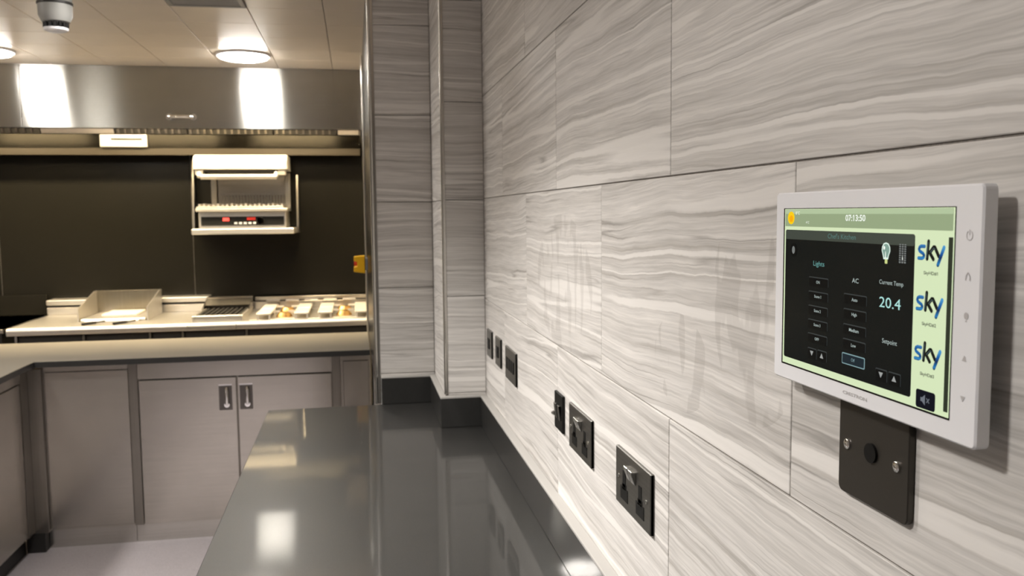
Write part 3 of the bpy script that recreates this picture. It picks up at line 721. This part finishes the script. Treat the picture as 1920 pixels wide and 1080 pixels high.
# light bulb and radiator icons
flat('bulb_outline', S['bulb'], [((163.7+s*a)*mm, v*mm) for s, a, v in ((1, 2.6, 111.3), (1, 3.4, 114), (1, 4.9, 117.2), (1, 4.6, 120), (1, 2.8, 122.4), (1, 0, 123.1), (-1, 2.8, 122.4), (-1, 4.6, 120), (-1, 4.9, 117.2), (-1, 3.4, 114), (-1, 2.6, 111.3))], .0011)
flat('bulb_glass', S['glass'], [((163.9+s*a)*mm, v*mm) for s, a, v in ((1, 1.9, 112.6), (1, 2.5, 114.2), (1, 4.0, 117.3), (1, 3.8, 119.6), (1, 2.2, 121.6), (1, 0, 122.2), (-1, 2.2, 121.6), (-1, 3.8, 119.6), (-1, 4.0, 117.3), (-1, 2.5, 114.2), (-1, 1.9, 112.6))], .00125)
flat('bulb_glint', S['white'], ell(162.0, 119.3, 1.1, 1.3, 12), .0014)
flat('bulb_filament', S['white'], P((163.2, 112.4), (164.2, 112.4), (163.9, 116.8), (163.5, 116.8)), .0014)
flat('bulb_cap', S['cap'], rr(162.8, 108.3, 165.6, 111.4, .5), .0011)
for k in range(3): flat('grille_column', S['dim'], rr(178.8+k*2.8, 109.6, 180.6+k*2.8, 122.6, .3), .0011)
for k in range(8): flat('grille_gap', S['btn'], rr(178.7, 110.8+k*1.5, 186.4, 111.3+k*1.5, .1), .00125)
flat('pointer', S['white'], P((182.6, 112.2), (183.4, 112.0), (182.7, 114.4)), .0014)
# service logos: blue s, black k, black-blue y in rounded strokes
def strokes(name, pts, wd, m, w, parent):
    """rounded ribbon along a polyline, flat"""
    b = MB(); pts = [Vector((p[0], p[1], 0)) for p in pts]
    for a, c in zip(pts, pts[1:]):
        d = (c-a); n = Vector((-d.y, d.x, 0)).normalized()*wd/2
        b.poly([(q.x*mm, q.y*mm) for q in (a+n, a-n, c-n, c+n)][::1], w)
    for p in pts: b.poly(ell(p.x, p.y, wd/2, wd/2, 14), w+.00001)
    return b.build(name, m, parent, origin=(0, 0, 0), local=True)
def logo_mat():
    m = emat('logo', 20, 90, 160); k = NT(m); tc = k.n('ShaderNodeTexCoord'); sp = k.n('ShaderNodeSeparateXYZ'); k.l(tc.outputs['Generated'], sp.inputs[0])
    k.l(k.ramp(sp.outputs[1], [(0.0, lin(10, 20, 34)), (0.12, lin(38, 120, 180)), (0.42, lin(14, 40, 84)), (0.62, lin(24, 92, 160)), (0.9, lin(70, 150, 205))]), k.bsdf.inputs['Emission Color'])
    return m
def logo_s():
    m = emat('logo_s', 20, 90, 160); k = NT(m); tc = k.n('ShaderNodeTexCoord'); sp = k.n('ShaderNodeSeparateXYZ'); k.l(tc.outputs['Generated'], sp.inputs[0])
    k.l(k.ramp(sp.outputs[1], [(0.0, lin(20, 70, 120)), (0.12, lin(52, 140, 200)), (0.3, lin(24, 70, 120)), (0.5, lin(34, 110, 175)), (0.75, lin(24, 80, 140)), (1.0, lin(60, 130, 190))]), k.bsdf.inputs['Emission Color'])
    return m
LM, LS = logo_mat(), logo_s(); GL = emat('logo_glint', 84, 104, 110)
for i, dv in enumerate((0, -33.3, -66.4)):
    du = (0, -.2, -.5)[i]
    q = lambda *p: [(a+du, b+dv) for a, b in p]
    lg = strokes('logo_letter', q((205.6, 121.9), (202.2, 121.9), (200.5, 121.2), (199.9, 119.9), (200.6, 118.7), (202.4, 117.9), (204.2, 117.2), (205.2, 116.0), (204.8, 114.7), (203.2, 114.0), (199.6, 114.0)), 2.35, LS, .0011, scr)
    strokes('logo_letter', q((209.4, 125.2), (208.4, 114.0)), 2.8, S['ink'], .0011, scr)
    strokes('logo_letter', q((214.6, 113.9), (210.9, 118.0), (214.5, 121.6), (215.8, 121.6), (219.6, 116.2)), 2.7, S['ink'], .0011, scr)
    strokes('logo_letter', q((224.6, 121.8), (219.2, 110.6)), 2.8, LM, .00115, scr)
    strokes('logo_glint', q((209.2, 124.6), (208.1, 114.4)), .45, GL, .0013, scr)
    strokes('logo_glint', q((211.6, 118.2), (214.8, 121.2), (216.4, 120.4)), .4, GL, .0013, scr)
    text('service_caption', 'SkyHD#%d' % (i+1), 205.3+du, 103.0+dv, 219.4+du, 105.9+dv, S['ink'], .0011, .012)
flat('mute_button', S['navy'], rr(201, 15.4, 220.4, 27.6, 1.8), .0009)
flat('speaker_icon', S['mute'], P((206.2, 20.2), (207.8, 20.2), (210.6, 18.0), (210.6, 25.0), (207.8, 22.8), (206.2, 22.8)), .00115)
strokes('cross_icon', ((212.4, 20.3), (214.9, 22.9)), .7, S['mute'], .00115, scr)
strokes('cross_icon', ((212.4, 22.9), (214.9, 20.3)), .7, S['mute'], .00115, scr)
# printed marks on the white bezel
arc = [(246.2+2.6*math.cos(a), 130.0+2.9*math.sin(a)) for a in [PI*.5+.6+k*(2*PI-1.2)/18 for k in range(19)]]
strokes('power_mark', arc, .5, M['icon'], .0003, t); strokes('power_mark', ((246.2, 130.4), (246.2, 133.4)), .5, M['icon'], .0003, t)
strokes('home_mark', ((244.1, 102.9), (244.1, 105.2), (245.9, 107.4), (247.7, 105.2), (247.7, 102.9)), .8, M['icon'], .0003, t)
MB().poly(ell(245.6, 80.9, 1.9, 2.2), .0003).poly(P((244.9, 77.2), (246.3, 77.2), (246.1, 78.3), (245.1, 78.3)), .0003).build('lamp_mark', M['icon'], t, origin=(0, 0, 0), local=True)
MB().poly(P((243.2, 53.0), (247.4, 53.0), (245.3, 56.6)), .0003).build('up_mark', M['icon'], t, origin=(0, 0, 0), local=True)
MB().poly(P((242.9, 31.2), (245.0, 27.6), (247.1, 31.2)), .0003).build('down_mark', M['icon'], t, origin=(0, 0, 0), local=True)
text('maker_mark', 'CRESTRON', 112.3, 6.0, 144.1, 8.6, M['icon'], .0003, .02, t)
